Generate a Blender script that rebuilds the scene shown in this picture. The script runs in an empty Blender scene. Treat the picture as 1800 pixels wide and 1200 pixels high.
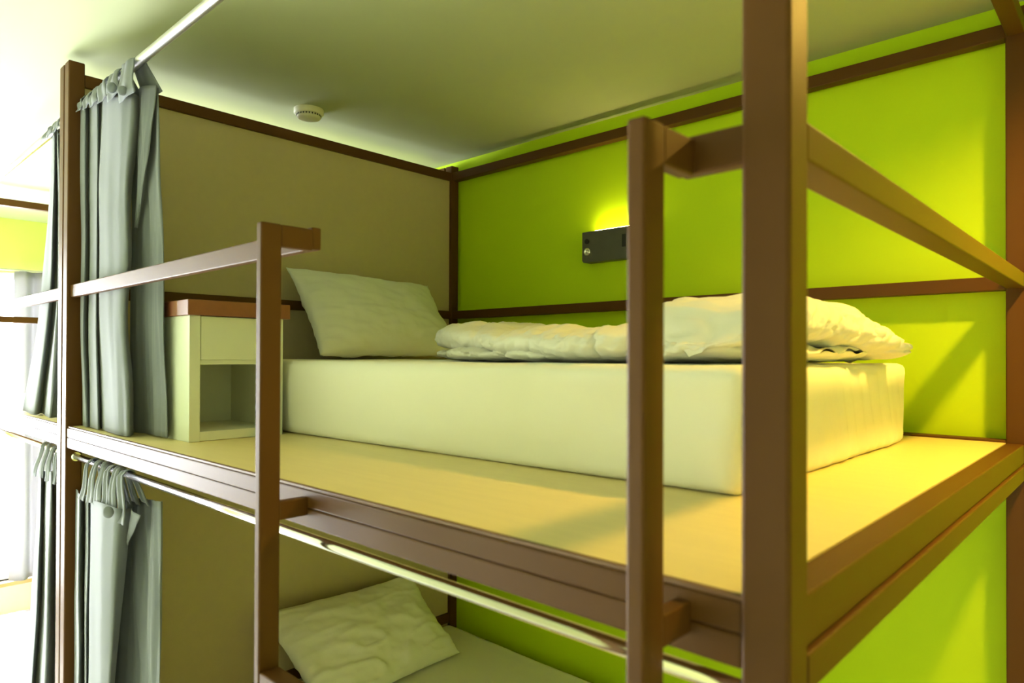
import bpy, bmesh, math, random
from mathutils import Vector, Matrix, noise
random.seed(7)
S = bpy.context.scene
C = S.collection
PI = math.pi

# ------------------------------------------------------------------ camera
def cam_axes(yaw, pitch, roll):
    f = Vector((-math.sin(yaw)*math.cos(pitch), math.cos(yaw)*math.cos(pitch), math.sin(pitch)))
    r = Vector((math.cos(yaw), math.sin(yaw), 0)); u = r.cross(f)
    c, s = math.cos(roll), math.sin(roll)
    return r*c + u*s, u*c - r*s, f
cd = bpy.data.cameras.new('camera'); cam = bpy.data.objects.new('camera', cd); C.objects.link(cam)
r_, u_, f_ = cam_axes(0.7512, 0.0076, 0.0037)
cam.matrix_world = Matrix(((r_.x, u_.x, -f_.x, 2.4763), (r_.y, u_.y, -f_.y, -0.6062), (r_.z, u_.z, -f_.z, 0.2237), (0, 0, 0, 1)))
cd.sensor_width = 36; cd.lens = 36*1197/1800; cd.shift_y = 17.6/1800; cd.clip_start = 0.02
cd.dof.use_dof = True; cd.dof.focus_distance = 2.3; cd.dof.aperture_fstop = 4.5
S.camera = cam

# ------------------------------------------------------------------ world, sun, exposure
S.view_settings.view_transform = 'Standard'; S.view_settings.look = 'None'
S.view_settings.exposure = 0.3; S.view_settings.gamma = 1.0; S.view_settings.use_curve_mapping = False
S.display_settings.display_device = 'sRGB'
w = bpy.data.worlds.new('sky'); S.world = w; w.use_nodes = True
bg = w.node_tree.nodes['Background']; bg.inputs[0].default_value = (0.92, 0.95, 1.0, 1); bg.inputs[1].default_value = 44.0
sd = bpy.data.lights.new('sun', 'SUN'); sun = bpy.data.objects.new('sun', sd); C.objects.link(sun)
sd.energy = 36; sd.angle = 0.02; sd.color = (1, 0.98, 0.95)
sun.rotation_euler = Vector((0.80, -0.10, -0.62)).to_track_quat('-Z', 'Y').to_euler()
FLOOR, CEIL = -1.70, 1.19
XW, XE, YB, YF = -3.39, 4.6, 1.675, -2.3       # end wall, far wall, wall behind the beds, wall across the aisle
WY0, WY1, WZ0, WZ1 = -1.35, 0.98, -1.36, 0.805   # the window in the end wall
pd = bpy.data.lights.new('window_portal', 'AREA'); portal = bpy.data.objects.new('window_portal', pd); C.objects.link(portal)
pd.shape = 'RECTANGLE'; pd.size = WY1-WY0; pd.size_y = WZ1-WZ0; pd.cycles.is_portal = True
portal.location = (XW-0.16, (WY0+WY1)/2, (WZ0+WZ1)/2)
portal.rotation_euler = Vector((1, 0, 0)).to_track_quat('-Z', 'Z').to_euler()

# ------------------------------------------------------------------ materials
def mat(name, col, rough=0.6, metal=0.0, spec=0.5, bump=None, var=None, sheen=0, coat=0, transl=0):
    m = bpy.data.materials.new(name); m.use_nodes = True; nt = m.node_tree; N = nt.nodes; L = nt.links
    b = N['Principled BSDF']; b.inputs['Base Color'].default_value = (*col, 1)
    b.inputs['Roughness'].default_value = rough; b.inputs['Metallic'].default_value = metal
    b.inputs['Specular IOR Level'].default_value = spec
    if sheen: b.inputs['Sheen Weight'].default_value = sheen
    if coat: b.inputs['Coat Weight'].default_value = coat; b.inputs['Coat Roughness'].default_value = 0.25
    tc = N.new('ShaderNodeTexCoord')
    if var:       # (scale xyz, noise scale, amount)
        mp = N.new('ShaderNodeMapping'); mp.inputs['Scale'].default_value = var[0]
        n = N.new('ShaderNodeTexNoise'); n.inputs['Scale'].default_value = var[1]; n.inputs['Detail'].default_value = 5
        mx = N.new('ShaderNodeMix'); mx.data_type = 'RGBA'
        mx.inputs[6].default_value = (*[c*(1-var[2]) for c in col], 1); mx.inputs[7].default_value = (*[min(1, c*(1+var[2])) for c in col], 1)
        L.new(tc.outputs['Object'], mp.inputs[0]); L.new(mp.outputs[0], n.inputs['Vector']); L.new(n.outputs['Fac'], mx.inputs[0]); L.new(mx.outputs[2], b.inputs['Base Color'])
    if bump:      # (scale xyz, noise scale, strength, distance)
        mp = N.new('ShaderNodeMapping'); mp.inputs['Scale'].default_value = bump[0]
        n = N.new('ShaderNodeTexNoise'); n.inputs['Scale'].default_value = bump[1]; n.inputs['Detail'].default_value = 4
        bp = N.new('ShaderNodeBump'); bp.inputs['Strength'].default_value = bump[2]; bp.inputs['Distance'].default_value = bump[3]
        L.new(tc.outputs['Object'], mp.inputs[0]); L.new(mp.outputs[0], n.inputs['Vector']); L.new(n.outputs['Fac'], bp.inputs['Height']); L.new(bp.outputs[0], b.inputs['Normal'])
    if transl:
        t = N.new('ShaderNodeBsdfTranslucent'); t.inputs[0].default_value = (*col, 1)
        ms = N.new('ShaderNodeMixShader'); ms.inputs[0].default_value = transl
        L.new(b.outputs[0], ms.inputs[1]); L.new(t.outputs[0], ms.inputs[2]); L.new(ms.outputs[0], N['Material Output'].inputs[0])
    return m
def emit(name, col, s):
    m = bpy.data.materials.new(name); m.use_nodes = True; b = m.node_tree.nodes['Principled BSDF']
    b.inputs['Base Color'].default_value = (*col, 1); b.inputs['Emission Color'].default_value = (*col, 1); b.inputs['Emission Strength'].default_value = s
    return m
M = dict(
    brown=mat('brown_powder_coat', (0.10, 0.042, 0.008), 0.48, spec=0.18, bump=((1, 1, 1), 260, 0.12, 0.001)),
    green=mat('lime_green_paint', (0.56, 0.81, 0.003), 0.62, spec=0.3, bump=((1, 1, 1), 90, 0.08, 0.002), var=((1, 1, 1), 1.4, 0.03)),
    paleg=mat('pale_green_paint', (0.70, 0.74, 0.48), 0.8, spec=0.2),
    flare_lime=mat('flare_washed_lime_paint', (0.70, 0.84, 0.22), 0.7, spec=0.2),  # lime green of the end wall, window flare painted in as a paler colour
    cream_wall=mat('cream_wall_paint', (0.76, 0.78, 0.36), 0.8, spec=0.2),
    white=mat('white_paint', (0.82, 0.84, 0.80), 0.8, spec=0.2),
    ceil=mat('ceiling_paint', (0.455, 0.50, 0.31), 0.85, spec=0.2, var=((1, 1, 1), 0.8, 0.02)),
    panel=mat('beige_laminate', (0.56, 0.47, 0.29), 0.5, spec=0.4, var=((1, 1, 1), 40, 0.04)),
    board=mat('pale_wood_laminate', (0.76, 0.64, 0.29), 0.45, spec=0.45, var=((3, 30, 3), 2.0, 0.06), bump=((2, 40, 2), 4, 0.05, 0.001)),
    edge=mat('brown_edge_band', (0.16, 0.075, 0.03), 0.5),
    sheet=mat('white_cotton_sheet', (0.86, 0.87, 0.77), 0.85, spec=0.15, sheen=0.2, bump=((1, 1, 1), 14, 0.35, 0.006)),
    sheetm=mat('fitted_sheet_cotton', (0.88, 0.88, 0.74), 0.85, spec=0.15, sheen=0.2, bump=((5, 5, 1), 4, 0.22, 0.005)),
    duvet=mat('white_duvet_cotton', (0.86, 0.85, 0.76), 0.85, spec=0.15, sheen=0.2, bump=((1, 1, 1), 18, 0.4, 0.006)),
    curtain=mat('grey_green_curtain', (0.25, 0.28, 0.30), 0.8, spec=0.2, sheen=0.3, bump=((1, 1, 1), 30, 0.15, 0.003), transl=0.3),
    voile=mat('pale_grey_curtain', (0.36, 0.36, 0.38), 0.85, spec=0.2, transl=0.35),
    chrome=mat('polished_chrome', (0.86, 0.86, 0.82), 0.13, metal=1.0),
    steel=mat('satin_steel', (0.78, 0.78, 0.70), 0.28, metal=1.0),
    cream=mat('cream_cabinet_lacquer', (0.64, 0.68, 0.54), 0.5, spec=0.4),
    cherry=mat('cherry_brown_wood', (0.22, 0.07, 0.028), 0.42, spec=0.5, var=((2, 18, 18), 3, 0.12)),
    grey=mat('grey_metal_plate', (0.10, 0.10, 0.085), 0.45, metal=0.2, var=((1, 1, 1), 25, 0.15)),
    black=mat('black_plastic', (0.008, 0.008, 0.008), 0.4),
    plastic=mat('ivory_plastic', (0.78, 0.77, 0.62), 0.5),
    floor=mat('pale_floor_tile', (0.78, 0.78, 0.78), 0.3, spec=0.5, var=((1, 1, 1), 3, 0.03)),
    sill=mat('honey_wood_sill', (0.55, 0.38, 0.16), 0.5),
    warmled=emit('warm_lamp_strip', (1.0, 0.80, 0.30), 42),
    bulb=emit('warm_bulb_glass', (1.0, 0.60, 0.10), 1180),
)
g = bpy.data.materials.new('window_glass'); g.use_nodes = True; nt = g.node_tree; nt.nodes.remove(nt.nodes['Principled BSDF'])
tr = nt.nodes.new('ShaderNodeBsdfTransparent'); gl = nt.nodes.new('ShaderNodeBsdfGlossy'); gl.inputs['Roughness'].default_value = 0.02
fr = nt.nodes.new('ShaderNodeFresnel'); fr.inputs[0].default_value = 1.3; mx = nt.nodes.new('ShaderNodeMixShader')
nt.links.new(fr.outputs[0], mx.inputs[0]); nt.links.new(tr.outputs[0], mx.inputs[1]); nt.links.new(gl.outputs[0], mx.inputs[2]); nt.links.new(mx.outputs[0], nt.nodes['Material Output'].inputs[0])
M['glass'] = g

# ------------------------------------------------------------------ helpers
def bx(bm, x0, x1, y0, y1, z0, z1, bev=0.0):
    x0, x1 = min(x0, x1), max(x0, x1)
    r = bmesh.ops.create_cube(bm, size=1.0); vs = r['verts']
    for v in vs:
        v.co = Vector((x0+(v.co.x+.5)*(x1-x0), y0+(v.co.y+.5)*(y1-y0), z0+(v.co.z+.5)*(z1-z0)))
    if bev:
        es = list({e for v in vs for e in v.link_edges})
        bmesh.ops.bevel(bm, geom=es, offset=bev, segments=2, profile=0.5, affect='EDGES')
    return bm
def box(*a, bev=0.0): return bx(bmesh.new(), *a, bev=bev)
def cyl(bm, a, b, r, n=24, r2=None):
    a, b = Vector(a), Vector(b); d = b-a
    m = Matrix.Translation((a+b)/2) @ d.to_track_quat('Z', 'Y').to_matrix().to_4x4()
    bmesh.ops.create_cone(bm, cap_ends=True, segments=n, radius1=r, radius2=r if r2 is None else r2, depth=d.length, matrix=m)
    return bm
def lathe(bm, prof, c, n=40, axis='Z'):
    rings = []
    for (r, h) in prof:
        ring = []
        for i in range(n):
            a = 2*PI*i/n
            p = (r*math.cos(a), r*math.sin(a), h) if axis == 'Z' else (r*math.cos(a), h, r*math.sin(a))
            ring.append(bm.verts.new(Vector(c)+Vector(p)))
        rings.append(ring)
    for A, B in zip(rings, rings[1:]):
        for i in range(n): bm.faces.new((A[i], A[(i+1) % n], B[(i+1) % n], B[i]))
    for R in (rings[0], rings[-1]): bm.faces.new(R)
    bmesh.ops.recalc_face_normals(bm, faces=bm.faces[:])
    return bm
def grid(bm, f, nu, nv, closed_v=False):
    V = [[bm.verts.new(f(i/nu, j/nv)) for j in range(nv if closed_v else nv+1)] for i in range(nu+1)]
    for i in range(nu):
        for j in range(nv):
            j2 = (j+1) % nv if closed_v else j+1
            bm.faces.new((V[i][j], V[i+1][j], V[i+1][j2], V[i][j2]))
    return V
def obj(name, bm, m, parent=None, smooth=False, solid=0):
    bmesh.ops.recalc_face_normals(bm, faces=bm.faces[:])
    me = bpy.data.meshes.new(name); bm.to_mesh(me); bm.free(); me.materials.append(M[m])
    if smooth: me.polygons.foreach_set('use_smooth', [True]*len(me.polygons))
    o = bpy.data.objects.new(name, me); C.objects.link(o)
    if parent is not None:
        o.parent = parent
        q = parent; off = Vector((0, 0, 0))
        while q is not None: off += q.location; q = q.parent
        me.transform(Matrix.Translation(-off))
    if solid:
        s = o.modifiers.new('thickness', 'SOLIDIFY'); s.thickness = solid; s.offset = 0
    return o
def thing(name, label, cat, loc=(0, 0, 0), group=None):
    o = bpy.data.objects.new(name, None); C.objects.link(o); o.location = loc; o.empty_display_size = 0.1
    o['label'] = label; o['category'] = cat
    if group: o['group'] = group
    return o
def tag(o, label, cat, group=None):
    o['label'] = label; o['category'] = cat
    if group: o['group'] = group
    return o
def struct(name, bm, m, parent=None, **k):
    o = obj(name, bm, m, parent, **k)
    if parent is None: o['kind'] = 'structure'
    return o
def fbm(p, s, o=4):
    return noise.fractal(Vector(p)*s, 1.0, 2.0, o)
def ridge(p, s):
    return 1-abs(noise.noise(Vector(p)*s))*2

# ------------------------------------------------------------------ the room
struct('floor', box(XW-.2, XE+.1, YF-.1, YB+.1, FLOOR-.1, FLOOR), 'floor')
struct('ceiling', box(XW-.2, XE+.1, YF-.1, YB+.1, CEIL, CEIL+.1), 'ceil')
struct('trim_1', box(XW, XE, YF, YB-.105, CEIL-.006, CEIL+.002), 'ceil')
struct('wall_back', box(XW-.2, XE+.1, YB, YB+.1, FLOOR, CEIL), 'green')
struct('wall_front', box(XW-.2, XE+.1, YF-.1, YF, FLOOR, CEIL), 'paleg')
struct('wall_right', box(XE, XE+.1, YF, YB, FLOOR, CEIL), 'cream_wall')
bm = bmesh.new()
bx(bm, XW-.2, XW, YF, YB, WZ1, CEIL); bx(bm, XW-.2, XW, YF, WY0, FLOOR, WZ1); bx(bm, XW-.2, XW, WY1, YB, FLOOR, WZ1)
struct('wall_left', bm, 'flare_lime')
struct('trim_2', box(XW-.2, XW+.006, WY0, WY1, FLOOR, WZ0), 'white')
struct('baseboard_left', box(XW, XW+.018, YF, YB, FLOOR, FLOOR+.07), 'brown')
win = thing('window_1', '', '', (XW, (WY0+WY1)/2, WZ0)); del win['label']; del win['category']; win['kind'] = 'structure'
bm = bmesh.new(); ft = .045
for a in ((WY0, WY0+ft), (WY1-ft, WY1), (-.21, -.16)): bx(bm, XW-.1, XW-.04, a[0], a[1], WZ0, WZ1, .002)
for a in ((WZ0, WZ0+ft), (WZ1-ft, WZ1)): bx(bm, XW-.1, XW-.04, WY0, WY1, a[0], a[1], .002)
obj('window_frame', bm, 'white', win)
for a in ((WY0+ft, -.21), (-.16, WY1-ft)): obj('pane', box(XW-.073, XW-.067, a[0], a[1], WZ0+ft, WZ1-ft), 'glass', win)
obj('window_sill', box(XW-.04, XW+.06, WY0-.03, WY1+.03, WZ0-.03, WZ0+.0, bev=.004), 'sill', win)

# ------------------------------------------------------------------ bunk beds
L_, W_, P_ = 2.2, 1.657, 0.0456
LOWZ = -1.27
def bunk(mirror, label, near=True):
    X = (lambda x: -.1-x) if mirror else (lambda x: x)
    t = thing('bunk_bed', label, 'bunk bed', (X(0) if not mirror else -.1, 0, FLOOR), 'metal framed bunk beds along the green wall')
    def b(name, x0, x1, y0, y1, z0, z1, m='brown', bev=.0025, par=None):
        return obj(name, box(X(x0), X(x1), y0, y1, z0, z1, bev=bev), m, par or t)
    top = 1.1537
    for (x, y) in ((-P_, 0), (L_, 0), (-P_, W_-P_), (L_, W_-P_)):
        b('post', x, x+P_, y, y+P_, FLOOR, top, bev=.004)
    # upper frame rails
    i = .003
    b('top_rail', 0, L_, W_-P_+i, W_-i, 1.079, 1.119)
    b('top_rail', -P_+i, -i, P_, W_-P_, 1.079, 1.119)
    b('top_rail', L_+i, L_+P_-i, P_, W_-P_, 1.079, 1.119)
    b('back_rail', 0, L_, W_-P_+i, W_-i, .406, .444)
    b('head_rail', -P_+i, -i, P_, W_-P_, .406, .444)
    b('foot_rail', L_+i, L_+P_-.001, P_, W_-P_, .4085, .4445)
    b('guard_rail', -.004, 1.432, .010, .028, .406, .4445)
    b('guard_rail', 2.129, L_, .010, .028, .406, .4445)
    # platform: board on a double tube frame
    for zb, lo in ((0, False), (LOWZ, True)):
        b('platform_board', 0.0, L_, .014, W_-P_, zb-.016, zb, 'board', .0005)
        b('board_edging', 0.0, L_, .0055, .014, zb-.004, zb+.001, 'edge', .001)
        b('platform_beam', 0, L_, .003, .0138, zb-.034, zb-.0042)
        b('platform_beam', 0, L_, .003, .045, zb-.0666, zb-.0345)
        b('platform_beam', .0, L_, .0145, .045, zb-.034, zb-.0165)
        b('platform_beam', L_+.001, L_+P_-.006, P_, W_-P_, zb-.0513, zb-.001)
        b('platform_beam', L_, L_+P_, P_, W_-P_, zb-.0886, zb-.0523)
        b('platform_beam', 0, L_, W_-P_+.001, W_-.002, zb-.06, zb+.006)
        b('platform_beam', -P_+.004, -.002, P_, W_-P_, zb-.0886, zb-.001)
    b('headboard_panel', -.030, -.016, P_, W_-P_, .444, 1.084, 'panel', .001)
    b('headboard_panel', -.030, -.016, P_, W_-P_, -.0, .407, 'panel', .001)
    b('headboard_panel', -.030, -.016, P_, W_-P_, LOWZ, -.088, 'panel', .001)
    b('head_rail', -P_+.003, -.003, P_, W_-P_, -1.066, -1.02)
    # ladder
    for (x0, x1) in ((1.4185, 1.4355), (2.1295, 2.1485)):
        s = b('ladder_stile', x0, x1, -.083, -.047, FLOOR, .4405, bev=.0028)
        b('ladder_bracket', x0+.0005, x1-.0005, -.048, .0105, .4035, .4402, par=s)
        b('ladder_bracket', x0+.0005, x1-.0005, -.048, .0045, -.0465, -.0155, par=s)
        b('ladder_bracket', x0+.0005, x1-.0005, -.048, .0045, LOWZ-.0465, LOWZ-.0155, par=s)
    for k in range(5):
        z = -.283-.27*k
        b('ladder_rung', 1.4355, 2.1295, -.082, -.048, z-.03, z)
    return t
bunk(False, 'near brown metal bunk bed with upper platform, ladder and beige headboard panel')
bunk(True, 'far brown metal bunk bed end to end with the near one, toward the bright window')

# ------------------------------------------------------------------ curtain rods
def rod(x0, x1, y, z, r, m, label):
    bm = bmesh.new(); cyl(bm, (x0, y, z), (x1, y, z), r, 32)
    o = obj('curtain_rod', bm, m, None, True); tag(o, label, 'curtain rod', 'curtain rods on the bunk beds')
    for p in o.data.polygons:
        if abs(p.normal.x) > .9: p.use_smooth = False
    for s, x in ((1, x0), (-1, x1)):
        bm = bmesh.new(); cyl(bm, (x, y, z), (x+s*.006, y, z), r*1.5, 24); obj('end_flange', bm, m, o)
    return o
rod(-.016, L_, .046, 1.019, .0125, 'steel', 'satin steel curtain rod at the top of the near bunk, running to the frame top')
rod(0, L_, .028, -.0965, .0092, 'chrome', 'shiny chrome curtain rod just under the near upper platform beam')
rod(-.1-L_, -.084, .046, 1.019, .0125, 'steel', 'steel curtain rod at the top of the far bunk, upper left corner')
rod(-.1-L_, -.1, .028, -.0985, .0092, 'chrome', 'chrome curtain rod under the far bunk platform, behind the left post')

# ------------------------------------------------------------------ curtains
def catmull(P, t):
    n = len(P)-1; x = min(max(t*n, 0), n-1e-6); i = int(x); f = x-i
    a, b, c, d = P[max(i-1, 0)], P[i], P[i+1], P[min(i+2, n)]
    return [0.5*(2*q+(-p+r)*f+(2*p-5*q+4*r-s)*f*f+(-p+3*q-3*r+s)*f**3) for p, q, r, s in zip(a, b, c, d)]
def drape(cols, nu, nv, bulge=0.0, seed=0, zend=None, wob=.004, edgewave=0):
    """a hanging cloth: every column runs from its top point to its bottom point"""
    cs = []
    for (a, b, c, d, e, f) in cols:
        if zend is not None: f2 = zend; cs.append((a, b, c, d, e, f2))
        else: cs.append((a, b, c, d, e, f))
    bm = bmesh.new()
    def f(u, v):
        q = catmull(cs, u); x = q[0]+(q[3]-q[0])*v; y = q[1]+(q[4]-q[1])*v; z = q[2]+(q[5]-q[2])*v
        x += bulge*math.sin(PI*v)
        if edgewave: x += edgewave*u**3*(math.sin(v*PI)*-1+.25*math.sin(v*17))
        nn = noise.noise(Vector((u*7+seed, v*3.5, seed)));  n2 = noise.noise(Vector((u*16+seed, v*1.4+3, seed)))
        return Vector((x+wob*nn*.8, y+wob*nn+wob*.8*n2, z))
    grid(bm, f, nu, nv)
    return bm
def tab(x, xt, w, wt, zr, yr, rr, zf, zb, tw=0):
    """a cloth tab: up the front, over the rod, down the back"""
    pts = []
    for k in range(7): f = k/6; pts.append((x+(xt-x)*f, yr-rr-.006-.012*(1-f)+.003*math.sin(f*5+tw), zf+(zr-zf)*f, w+(wt-w)*f))
    for k in range(1, 9): a = PI*k/9; pts.append((xt, yr-(rr+.004)*math.cos(a), zr+(rr+.004)*math.sin(a), wt))
    for k in range(7): f = k/6; pts.append((xt+(x+.02-xt)*f, yr+rr+.004+.014*f, zr+(zb-zr)*f, wt+(w-wt)*f))
    bm = bmesh.new(); n = len(pts)-1
    def f(u, v):
        i = min(int(u*n+1e-6), n); px, py, pz, pw = pts[i]; s = (v-.5)*2
        cr = .0035*math.cos(s*PI*1.3+tw)*(1-abs(u-.5))
        return Vector((px+s*pw/2, py+cr, pz+.004*s*math.sin(tw+u*4)))
    grid(bm, f, n, 10)
    return bm
UP1 = [(0.0, 0.034, 1.0, 0.052, 0.034, 0.003), (0.061, 0.03, 1.004, 0.101, 0.03, 0.003), (0.02, 0.052, 1.004, 0.062, 0.05, 0.003), (0.082, 0.04, 1.004, 0.116, 0.04, 0.003), (0.178, 0.032, .998, 0.205, 0.032, 0.003), (0.105, 0.06, 1.0, 0.145, 0.058, 0.003), (0.181, 0.04, 1.0, 0.214, 0.04, 0.003), (0.272, 0.0315, .985, 0.354, 0.0305, 0.003), (0.395, 0.0315, 0.950, 0.424, 0.0305, 0.003), (0.46, 0.04, 0.935, 0.457, 0.038, 0.003), (0.432, 0.065, 0.938, 0.42, 0.06, 0.003)]
UP2 = [(0.353, 0.07, 0.983, 0.325, 0.08, 0.003), (0.426, 0.08, 0.972, 0.434, 0.095, 0.003), (0.534, 0.075, 0.949, 0.583, 0.09, 0.006)]
UP3 = [(0.449, 0.058, 0.959, 0.401, 0.066, 0.582), (0.5, 0.055, 0.951, 0.402, 0.066, 0.582), (0.552, 0.066, 0.941, 0.405, 0.067, 0.581)]
LO1 = [(-0.0, 0.03, -0.2, -0.0, 0.03, -0.796), (0.133, 0.005, -0.193, 0.137, 0.005, -0.739), (0.028, 0.045, -0.205, 0.038, 0.045, -0.785), (0.133, 0.02, -0.197, 0.143, 0.02, -0.742), (0.196, 0.012, -0.186, 0.194, 0.012, -0.724), (0.126, 0.04, -0.205, 0.124, 0.04, -0.759), (0.236, 0.008, -0.196, 0.234, 0.008, -0.71), (0.39, -0.005, -0.180, 0.374, -0.005, -0.659), (0.494, 0.0, -0.180, 0.423, 0.0, -0.645), (0.495, 0.03, -0.184, 0.37, 0.03, -0.673)]
LO2 = [(0.331, 0.06, -0.185, 0.251, 0.06, -0.721), (0.459, 0.07, -0.169, 0.448, 0.07, -0.661), (0.632, 0.055, -0.150, 0.649, 0.055, -0.591)]
LO3 = [(0.526, 0.022, -0.178, 0.455, 0.030, -0.30), (0.56, 0.014, -0.180, 0.457, 0.030, -0.30), (0.600, 0.02, -0.184, 0.459, 0.030, -0.30)]
NU = [(-0.407, 0.05, 1.005, -0.783, 0.045, 0.003), (-0.298, 0.032, 1.0, -0.534, 0.032, 0.003), (-0.448, 0.07, 1.005, -0.588, 0.065, 0.003), (-0.279, 0.036, 1.0, -0.354, 0.034, 0.003), (-0.359, 0.06, 1.005, -0.334, 0.055, 0.003), (-.16, .04, 1.0, -.16, .04, .003)]
NL = [(-0.5, 0.04, -0.205, -0.676, 0.04, -1.013), (-0.293, 0.0, -0.174, -0.407, 0.0, -0.913), (-0.458, 0.05, -0.199, -0.569, 0.05, -0.982), (-0.309, 0.02, -0.174, -0.314, 0.0, -0.883), (-0.164, 0.0, -0.163, -0.211, 0.0, -0.85), (-0.352, 0.05, -0.179, -0.335, 0.05, -0.907), (-0.134, 0.02, -0.167, -0.125, 0.02, -0.842)]
CG = 'privacy curtains hanging on the bunk beds'
def button(x, y, z, par, r=.0155):
    bm = bmesh.new(); lathe(bm, [(r*.9, .004), (r, -.001), (r*.9, -.004), (r*.45, -.006), (.0005, -.0065)], (0, 0, 0), 28, 'Y')
    bmesh.ops.transform(bm, matrix=Matrix.Translation((x, y-.004, z)) @ Matrix.Rotation(.55, 4, 'Z'), verts=bm.verts)
    return obj('button', bm, 'curtain', par, True)
# upper curtain of the near bunk
c = thing('curtain', 'grey-green curtain bunched at the left of the near upper bunk, two covered buttons', 'curtain', (.3, .03, 0), CG)
obj('cloth', drape(UP1, 150, 60, -.012, 1, edgewave=.045), 'curtain', c, True, .0016)
obj('back_fold', drape(UP2, 40, 50, 0.0, 5, wob=.007), 'curtain', c, True, .0016)
obj('turned_hem', drape(UP3, 14, 40, .012, 9, wob=.004), 'curtain', c, True, .0016)
for (x, xt, wv, wt, zf, zb, tw) in ((.05, .03, .055, .04, .985, .98, 0), (.12, .095, .065, .045, .98, .97, 1.2), (.19, .16, .07, .05, .97, .96, 2.2), (.275, .24, .085, .06, .96, .95, .6), (.37, .33, .10, .07, .945, .93, 1.7), (.48, .44, .12, .09, .914, .925, 2.8)):
    obj('tab', tab(x, xt, wv, wt, 1.019, .046, .0125, zf, zb, tw), 'curtain', c, True, .0022)
button(.385, .012, .962, c); button(.475, .0115, .930, c, .0135)
# lower curtain of the near bunk
c = thing('curtain', 'grey-green curtain hanging in the near lower bunk under the chrome rod', 'curtain', (.3, .03, LOWZ), CG)
obj('cloth', drape([(a, b_, z, a+(d-a)*2.0, e, LOWZ+.01) for (a, b_, z, d, e, _) in LO1], 140, 60, 0.0, 21), 'curtain', c, True, .0016)
obj('back_fold', drape([(a, b_, z, a+(d-a)*1.9, e, LOWZ+.01) for (a, b_, z, d, e, _) in LO2], 60, 50, 0, 25, wob=.013), 'curtain', c, True, .0016)
obj('turned_hem', drape(LO3, 10, 16, 0, 29, wob=.002), 'curtain', c, True, .0016)
for k, (x, xt, wv, wt, zf, zb, tw) in enumerate(((.165, .19, .05, .03, -.205, -.20, 0), (.235, .255, .06, .035, -.203, -.195, 1.2), (.305, .315, .065, .03, -.200, -.19, 2.2), (.375, .37, .06, .036, -.197, -.185, .6), (.435, .425, .055, .04, -.196, -.18, 1.7), (.51, .478, .055, .045, -.218, -.17, .2))):
    obj('tab', tab(x, xt, wv, wt, -.0965, .028, .0092, zf, zb, tw), 'curtain', c, True, .0022)
button(.495, -.020, -.185, c, .016)
# curtains of the far bunk
c = thing('curtain', 'grey-green curtain on the far upper bunk, left of the corner posts', 'curtain', (-.3, .03, 0), CG)
obj('cloth', drape(NU, 110, 50, 0.085, 31), 'curtain', c, True, .0016)
for k in range(4): obj('tab', tab(-.16-.075*k, -.14-.075*k, .065, .045, 1.019, .046, .0125, .985, .97, k), 'curtain', c, True, .0022)
c = thing('curtain', 'grey-green curtain hanging under the far bunk platform at the left edge', 'curtain', (-.3, .03, LOWZ), CG)
obj('cloth', drape([(a, b_, z, a+(d-a)*1.4, e, LOWZ+.01) for (a, b_, z, d, e, _) in NL], 110, 50, 0.02, 41), 'curtain', c, True, .0016)
for k in range(4): obj('tab', tab(-.15-.08*k, -.14-.07*k, .05, .03, -.0985, .028, .0092, -.20, -.20, k+.5), 'curtain', c, True, .0022)
# window curtain
cols = []
for k in range(9): cols.append((XW+.07+(.03 if k % 2 else -.03), .50+.055*k, WZ1+.005, XW+.08+(.03 if k % 2 else -.03), .50+.055*k-(.02 if k == 0 else 0), -1.355))
c = thing('window_curtain', 'pale grey curtain drawn aside at the bright window behind the far bunk', 'curtain', (XW+.08, .7, -1.36))
obj('cloth', drape(cols, 90, 40, 0, 51), 'voile', c, True, .0015)
bm = bmesh.new(); cyl(bm, (XW+.07, WY0-.05, WZ1+.012), (XW+.07, 1.05, WZ1+.012), .008)
obj('curtain_track', bm, 'white', c, True)

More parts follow.
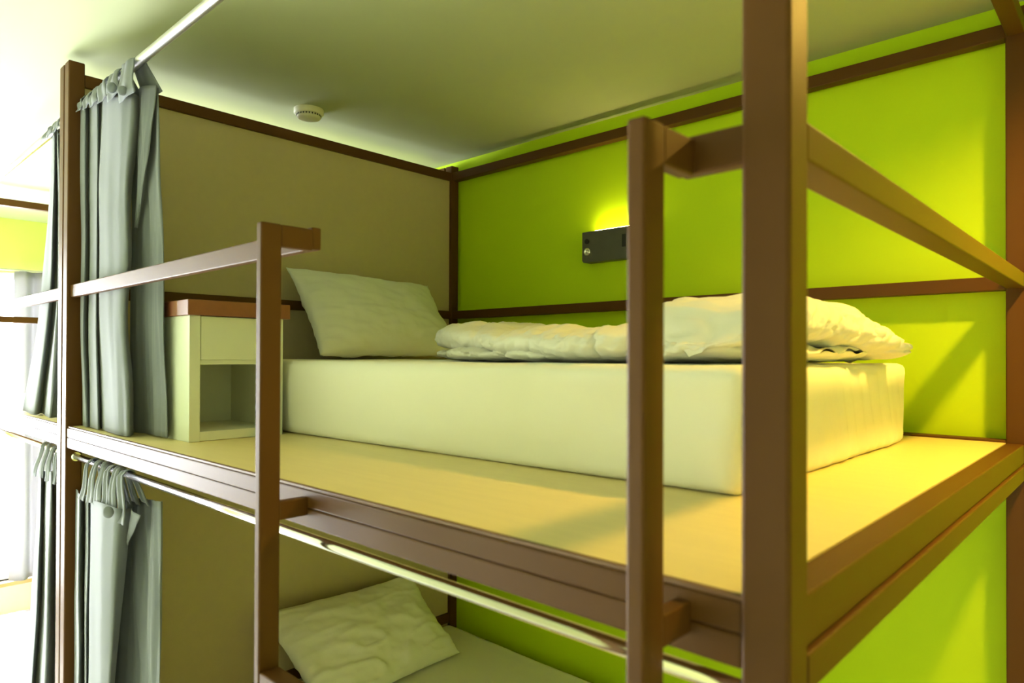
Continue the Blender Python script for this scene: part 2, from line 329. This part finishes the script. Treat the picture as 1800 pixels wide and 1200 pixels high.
# ------------------------------------------------------------------ bedding
def soft_box(x0, x1, y0f, y1, z0, z1, r, n=(90, 90, 16), sag=0, seed=0):
    """closed rounded slab with slightly uneven cloth faces; y0f(x) is the front edge"""
    bm = bmesh.new(); nx, ny, nz = n; cache = {}
    def pt(i, j, k):
        key = (i, j, k)
        if key in cache: return cache[key]
        x = x0+(x1-x0)*i/nx; z = z0+(z1-z0)*k/nz; yf = y0f(x); y = yf+(y1-yf)*j/ny
        p = Vector((x, y, z)); q = Vector((min(max(x, x0+r), x1-r), min(max(y, yf+r), y1-r), min(max(z, z0+r), z1-r)))
        d = p-q
        if d.length > 1e-9: p = q+d*(r/max(abs(d.x), abs(d.y), abs(d.z)))*(max(abs(d.x), abs(d.y), abs(d.z))/max(d.length, 1e-9))
        s = (z-z0)/(z1-z0)
        if j == 0: p.y += -.006*math.sin(PI*s)+.006*fbm((x*1.6, z*6, seed), 1.5)
        if i == nx:
            sh = y+z*.45
            p.x += -.004*(1-s)+.008*noise.noise(Vector((sh*9, z*2, seed)))*(1-s*.6)-.006*max(0, 1-abs(noise.noise(Vector((sh*16, z*1.5, seed+3))))*5)*(1-s*.5)
        if k == nz: p.z += .004*fbm((x, y, seed), 2.5)-sag*math.sin(PI*min(1, max(0, j/ny)))
        if k == 0 and (i == nx or j == 0): p += Vector((.005*noise.noise(Vector((y*22, 1, 0))) if i == nx else 0, -.003*abs(noise.noise(Vector((x*14, 2, 0)))) if j == 0 else 0, 0))
        p.z = max(p.z, z0)
        cache[key] = bm.verts.new(p); return cache[key]
    for i in range(nx):
        for j in range(ny):
            for k in (0, nz): bm.faces.new((pt(i, j, k), pt(i+1, j, k), pt(i+1, j+1, k), pt(i, j+1, k)))
    for i in range(nx):
        for k in range(nz):
            for j in (0, ny): bm.faces.new((pt(i, j, k), pt(i+1, j, k), pt(i+1, j, k+1), pt(i, j, k+1)))
    for j in range(ny):
        for k in range(nz):
            for i in (0, nx): bm.faces.new((pt(i, j, k), pt(i, j+1, k), pt(i, j+1, k+1), pt(i, j, k+1)))
    return bm
MT = .2105
tag(obj('mattress', soft_box(.006, 2.012, lambda x: .372+.029*x if x > .72 else .372+.029*.72+.0, 1.43, 0, MT, .022, seed=2), 'sheetm', None, True),
    'thick mattress in white fitted sheet on the upper platform', 'mattress')
tag(obj('mattress', soft_box(.006, 2.012, lambda x: .50, 1.60, LOWZ, -1.06, .03, seed=8), 'sheetm', None, True),
    'lower bunk mattress beside the creased pillow, in green shade at the bottom edge', 'mattress')

def pillow(TL, TR, BR, BL, th, seed, amp=.008, crease=0):
    """sewn cushion between four corners; th is its full thickness"""
    TL, TR, BR, BL = map(Vector, (TL, TR, BR, BL)); nrm = (TR-TL).cross(BL-TL).normalized()
    if nrm.x < 0 and abs(nrm.x) > .05: nrm = -nrm
    bm = bmesh.new(); n = 56; V = {}
    for side in (1, -1):
        for i in range(n+1):
            for j in range(n+1):
                if side < 0 and (i in (0, n) or j in (0, n)): V[(side, i, j)] = V[(1, i, j)]; continue
                u, v = i/n*2-1, j/n*2-1
                # edges pull in between the corners
                uu = u*(1-.045*(1-v*v)); vv = v*(1-.055*(1-u*u))
                a, b = (uu+1)/2, (vv+1)/2
                p = (TL*(1-a)+TR*a)*(1-b)+(BL*(1-a)+BR*a)*b
                h = (max(0, 1-abs(u)**2.6)*max(0, 1-abs(v)**2.6))**.62
                t = th/2*h
                e = 1-min(1, h*1.6)
                w_ = amp*(fbm((u*2.2, v*2.2, seed), 1.3)+.7*e*noise.noise(Vector((u*9, v*9, seed))))
                if crease: w_ += crease*max(0, ridge((u*1.1+v*.6, v*1.9-u*.4, seed), 1.6)-.55)*(.4+.6*max(0, v+.3))
                k = t+w_ if h > .02 else .004*noise.noise(Vector((u*8, v*8, seed)))
                V[(side, i, j)] = bm.verts.new(p+nrm*side*k)
        for i in range(n):
            for j in range(n):
                try: bm.faces.new((V[(side, i, j)], V[(side, i+1, j)], V[(side, i+1, j+1)], V[(side, i, j+1)]))
                except ValueError: pass
    return bm
tag(obj('pillow', pillow((.085, .695, .560), (.075, 1.40, .545), (.34, 1.37, .222), (.365, .675, .222), .16, 3, .009, .012), 'sheet', None, True),
    'white pillow leaning on the headboard of the upper bed', 'pillow')
tag(obj('pillow', pillow((.055, .60, -.735), (.06, 1.32, -.75), (.32, 1.385, -1.045), (.37, .70, -1.045), .15, 12, .012, .03), 'sheet', None, True),
    'white creased pillow propped in the lower bunk under the chrome rod', 'pillow')

def duvet():
    bm = bmesh.new()
    def lerp(T, x):
        if x <= T[0][0]: return T[0][1:]
        for a, b in zip(T, T[1:]):
            if x <= b[0]:
                f = (x-a[0])/(b[0]-a[0]); f = f*f*(3-2*f); return [p+(q-p)*f for p, q in zip(a[1:], b[1:])]
        return T[-1][1:]
    def roll(T, base, seed, nu=230, nv=72, pw=.62, wr=1.0, swap=False):
        x0, x1 = T[0][0], T[-1][0]
        def f(u, v):
            x = x0+(x1-x0)*u; yf, yb, z0, z1 = lerp(T, x)
            a = 2*PI*v; c_, s_ = math.cos(a), math.sin(a)
            end = (1-abs(2*u-1)**7)**.5 if 0 < u < 1 else .0
            end = max(end, .02)
            cy = math.copysign(abs(c_)**pw, c_); cz = math.copysign(abs(s_)**(pw+.12), s_)
            ym, zm = (yf+yb)/2, (z0+z1)/2
            y = ym-(yb-yf)/2*cy*(.35+.65*end); z = zm+(z1-z0)/2*cz*end
            if True:
                q = Vector((x*1.2, y*1.0, z*1.4))
                n1 = fbm(q+Vector((seed, 0, 0)), 4.2, 3)
                # creases: narrow valleys that cross the roll, closing in toward its front edge
                k1 = noise.noise(Vector((x*15+y*6+seed, y*3, z*12))); k1 = -max(0, 1-abs(k1)*5.5)
                k2 = noise.noise(Vector((x*31-z*22+seed*2, y*6, z*8))); k2 = -max(0, 1-abs(k2)*4.0)
                k3 = noise.noise(Vector((x*9+z*30+seed, y*4-z*25, seed))); k3 = -max(0, 1-abs(k3)*6)
                d = wr*(.010*n1+.008*k1+.0045*k2+.006*k3)
                y -= d*c_*1.0; z += d*.9*max(s_, -.1)+wr*.004*noise.noise(Vector((x*22, y*22, seed)))
            return Vector((-y, x, z)) if swap else Vector((x, y, z))
        grid(bm, f, nu, nv, True)
    # lower fold: x, front y, back y, bottom z, top z
    roll([(.735, .88, 1.28, .2095, .250), (.90, .74, 1.30, .2095, .256), (1.18, .595, 1.32, .2095, .254), (1.5, .53, 1.32, .2095, .25), (1.74, .49, 1.32, .2095, .262), (1.93, .475, 1.33, .209, .272), (2.025, .50, 1.22, .209, .262)], 0, 3.1, wr=1.2)
    # upper fold, thicker toward its foot
    roll([(.715, .86, 1.24, .240, .330), (.86, .76, 1.28, .234, .338), (1.12, .645, 1.30, .222, .316), (1.40, .525, 1.30, .213, .300), (1.62, .455, 1.30, .206, .296), (1.78, .440, 1.30, .204, .300), (1.86, .50, 1.29, .215, .285)], 0, 7.7, wr=1.3)
    # folded-back foot: runs across the bed
    roll([(.50, -1.99, -1.78, .222, .270), (.56, -2.035, -1.72, .234, .330), (.68, -2.06, -1.70, .246, .356), (.86, -2.067, -1.72, .243, .342), (1.03, -2.075, -1.72, .234, .308), (1.20, -2.085, -1.74, .218, .266), (1.28, -2.06, -1.80, .212, .238)], 0, 13.3, 200, 72, wr=1.3, swap=True)
    return bm
tag(obj('duvet', duvet(), 'duvet', None, True), 'rumpled white duvet folded over on the upper mattress', 'duvet')

# ------------------------------------------------------------------ nightstand on the upper platform
t = thing('nightstand', 'small cream nightstand with brown top and open cubby, beside the upper mattress', 'nightstand', (.53, .236, 0))
x0, x1, y0, y1 = .385, .676, .107, .366
bm = bmesh.new(); bx(bm, x0, x1, y0, y0+.028, 0.0, .328, .0012); obj('side_panel', bm, 'cream', t)
bm = bmesh.new(); bx(bm, x0, x1, y1-.022, y1, 0.0, .328, .0012); obj('side_panel', bm, 'cream', t)
obj('back_panel', box(x0, x0+.012, y0+.028, y1-.022, .005, .328), 'cream', t)
obj('bottom_panel', box(x0, x1-.0005, y0+.028, y1-.022, .001, .025, bev=.001), 'cream', t)
obj('shelf_panel', box(x0, x1-.006, y0+.028, y1-.022, .200, .213, bev=.001), 'cream', t)
obj('drawer_front', box(x1-.018, x1-.001, y0+.0295, y1-.0235, .2125, .3265, bev=.0015), 'cream', t)
tp = obj('nightstand_top', box(x0-.01, x1+.010, y0-.008, .383, .328, .3685, bev=.002), 'cherry', t); tp['label'] = 'reddish brown top slab'

# ------------------------------------------------------------------ wall reading lamp
t = thing('wall_lamp', 'grey box reading lamp with upward glow on the lime green wall', 'wall lamp', (.93, YB, .61))
bm = bmesh.new(); bx(bm, .778, 1.085, YB-.042, YB, .609, .734)
es = [e for e in bm.edges if abs(e.verts[0].co.x-e.verts[1].co.x) < 1e-5 and abs(e.verts[0].co.z-e.verts[1].co.z) < 1e-5 and min(v.co.z for v in e.verts) < .62]
bmesh.ops.bevel(bm, geom=es, offset=.012, segments=5, profile=.5, affect='EDGES')
obj('lamp_body', bm, 'grey', t)
obj('light_strip', box(.835, 1.06, YB-.034, YB-.012, .734, .7365), 'warmled', t)
bm = bmesh.new(); cyl(bm, (.802, YB-.0405, .695), (.802, YB-.0445, .695), .0105, 24); obj('jack_hole', bm, 'black', t)
bm = bmesh.new(); lathe(bm, [(.0155, .0), (.0165, -.003), (.0155, -.006), (.011, -.0065), (.0085, -.003), (.004, -.003), (.003, -.009), (.0005, -.009)], (.805, YB-.0415, .652), 28, 'Y'); obj('socket', bm, 'chrome', t, True)
obj('switch', box(.972, .990, YB-.0445, YB-.041, .655, .705, bev=.002), 'black', t)

# ------------------------------------------------------------------ smoke detector
t = thing('smoke_detector', 'round white smoke detector on the ceiling above the upper bed', 'smoke detector', (.086, .787, CEIL))
bm = bmesh.new(); lathe(bm, [(.054, 0), (.056, -.003), (.056, -.023), (.053, -.026), (.044, -.027)], (.086, .787, CEIL), 56); obj('base', bm, 'plastic', t, True)
bm = bmesh.new(); lathe(bm, [(.046, -.026), (.046, -.036), (.043, -.0405), (.036, -.043), (.012, -.044)], (.086, .787, CEIL), 56); obj('cover', bm, 'plastic', t, True)
for k in range(26):
    a = 2*PI*k/26; bm = bx(bmesh.new(), .0452, .0472, -.0022, .0022, -.0345, -.0285)
    bmesh.ops.transform(bm, matrix=Matrix.Translation((.086, .787, CEIL)) @ Matrix.Rotation(a, 4, 'Z'), verts=bm.verts)
    obj('vent_slot', bm, 'black', t)

# ------------------------------------------------------------------ ceiling lamp beyond the foot of the bed
LX, LY, LZ = 2.70, 1.08, 1.156
t = thing('ceiling_lamp', 'round downlight on the ceiling beyond the foot of the near bunk', 'ceiling lamp', (LX, LY, CEIL))
bm = bmesh.new(); lathe(bm, [(.068, 0), (.07, -.004), (.07, -.066), (.067, -.069), (.062, -.069), (.062, -.030)], (LX, LY, CEIL-.006), 48); obj('housing', bm, 'white', t, True)
bm = bmesh.new(); cyl(bm, (LX, LY, LZ-.006), (LX, LY, LZ-.010), .056, 40)
obj('diffuser', bm, 'bulb', t)
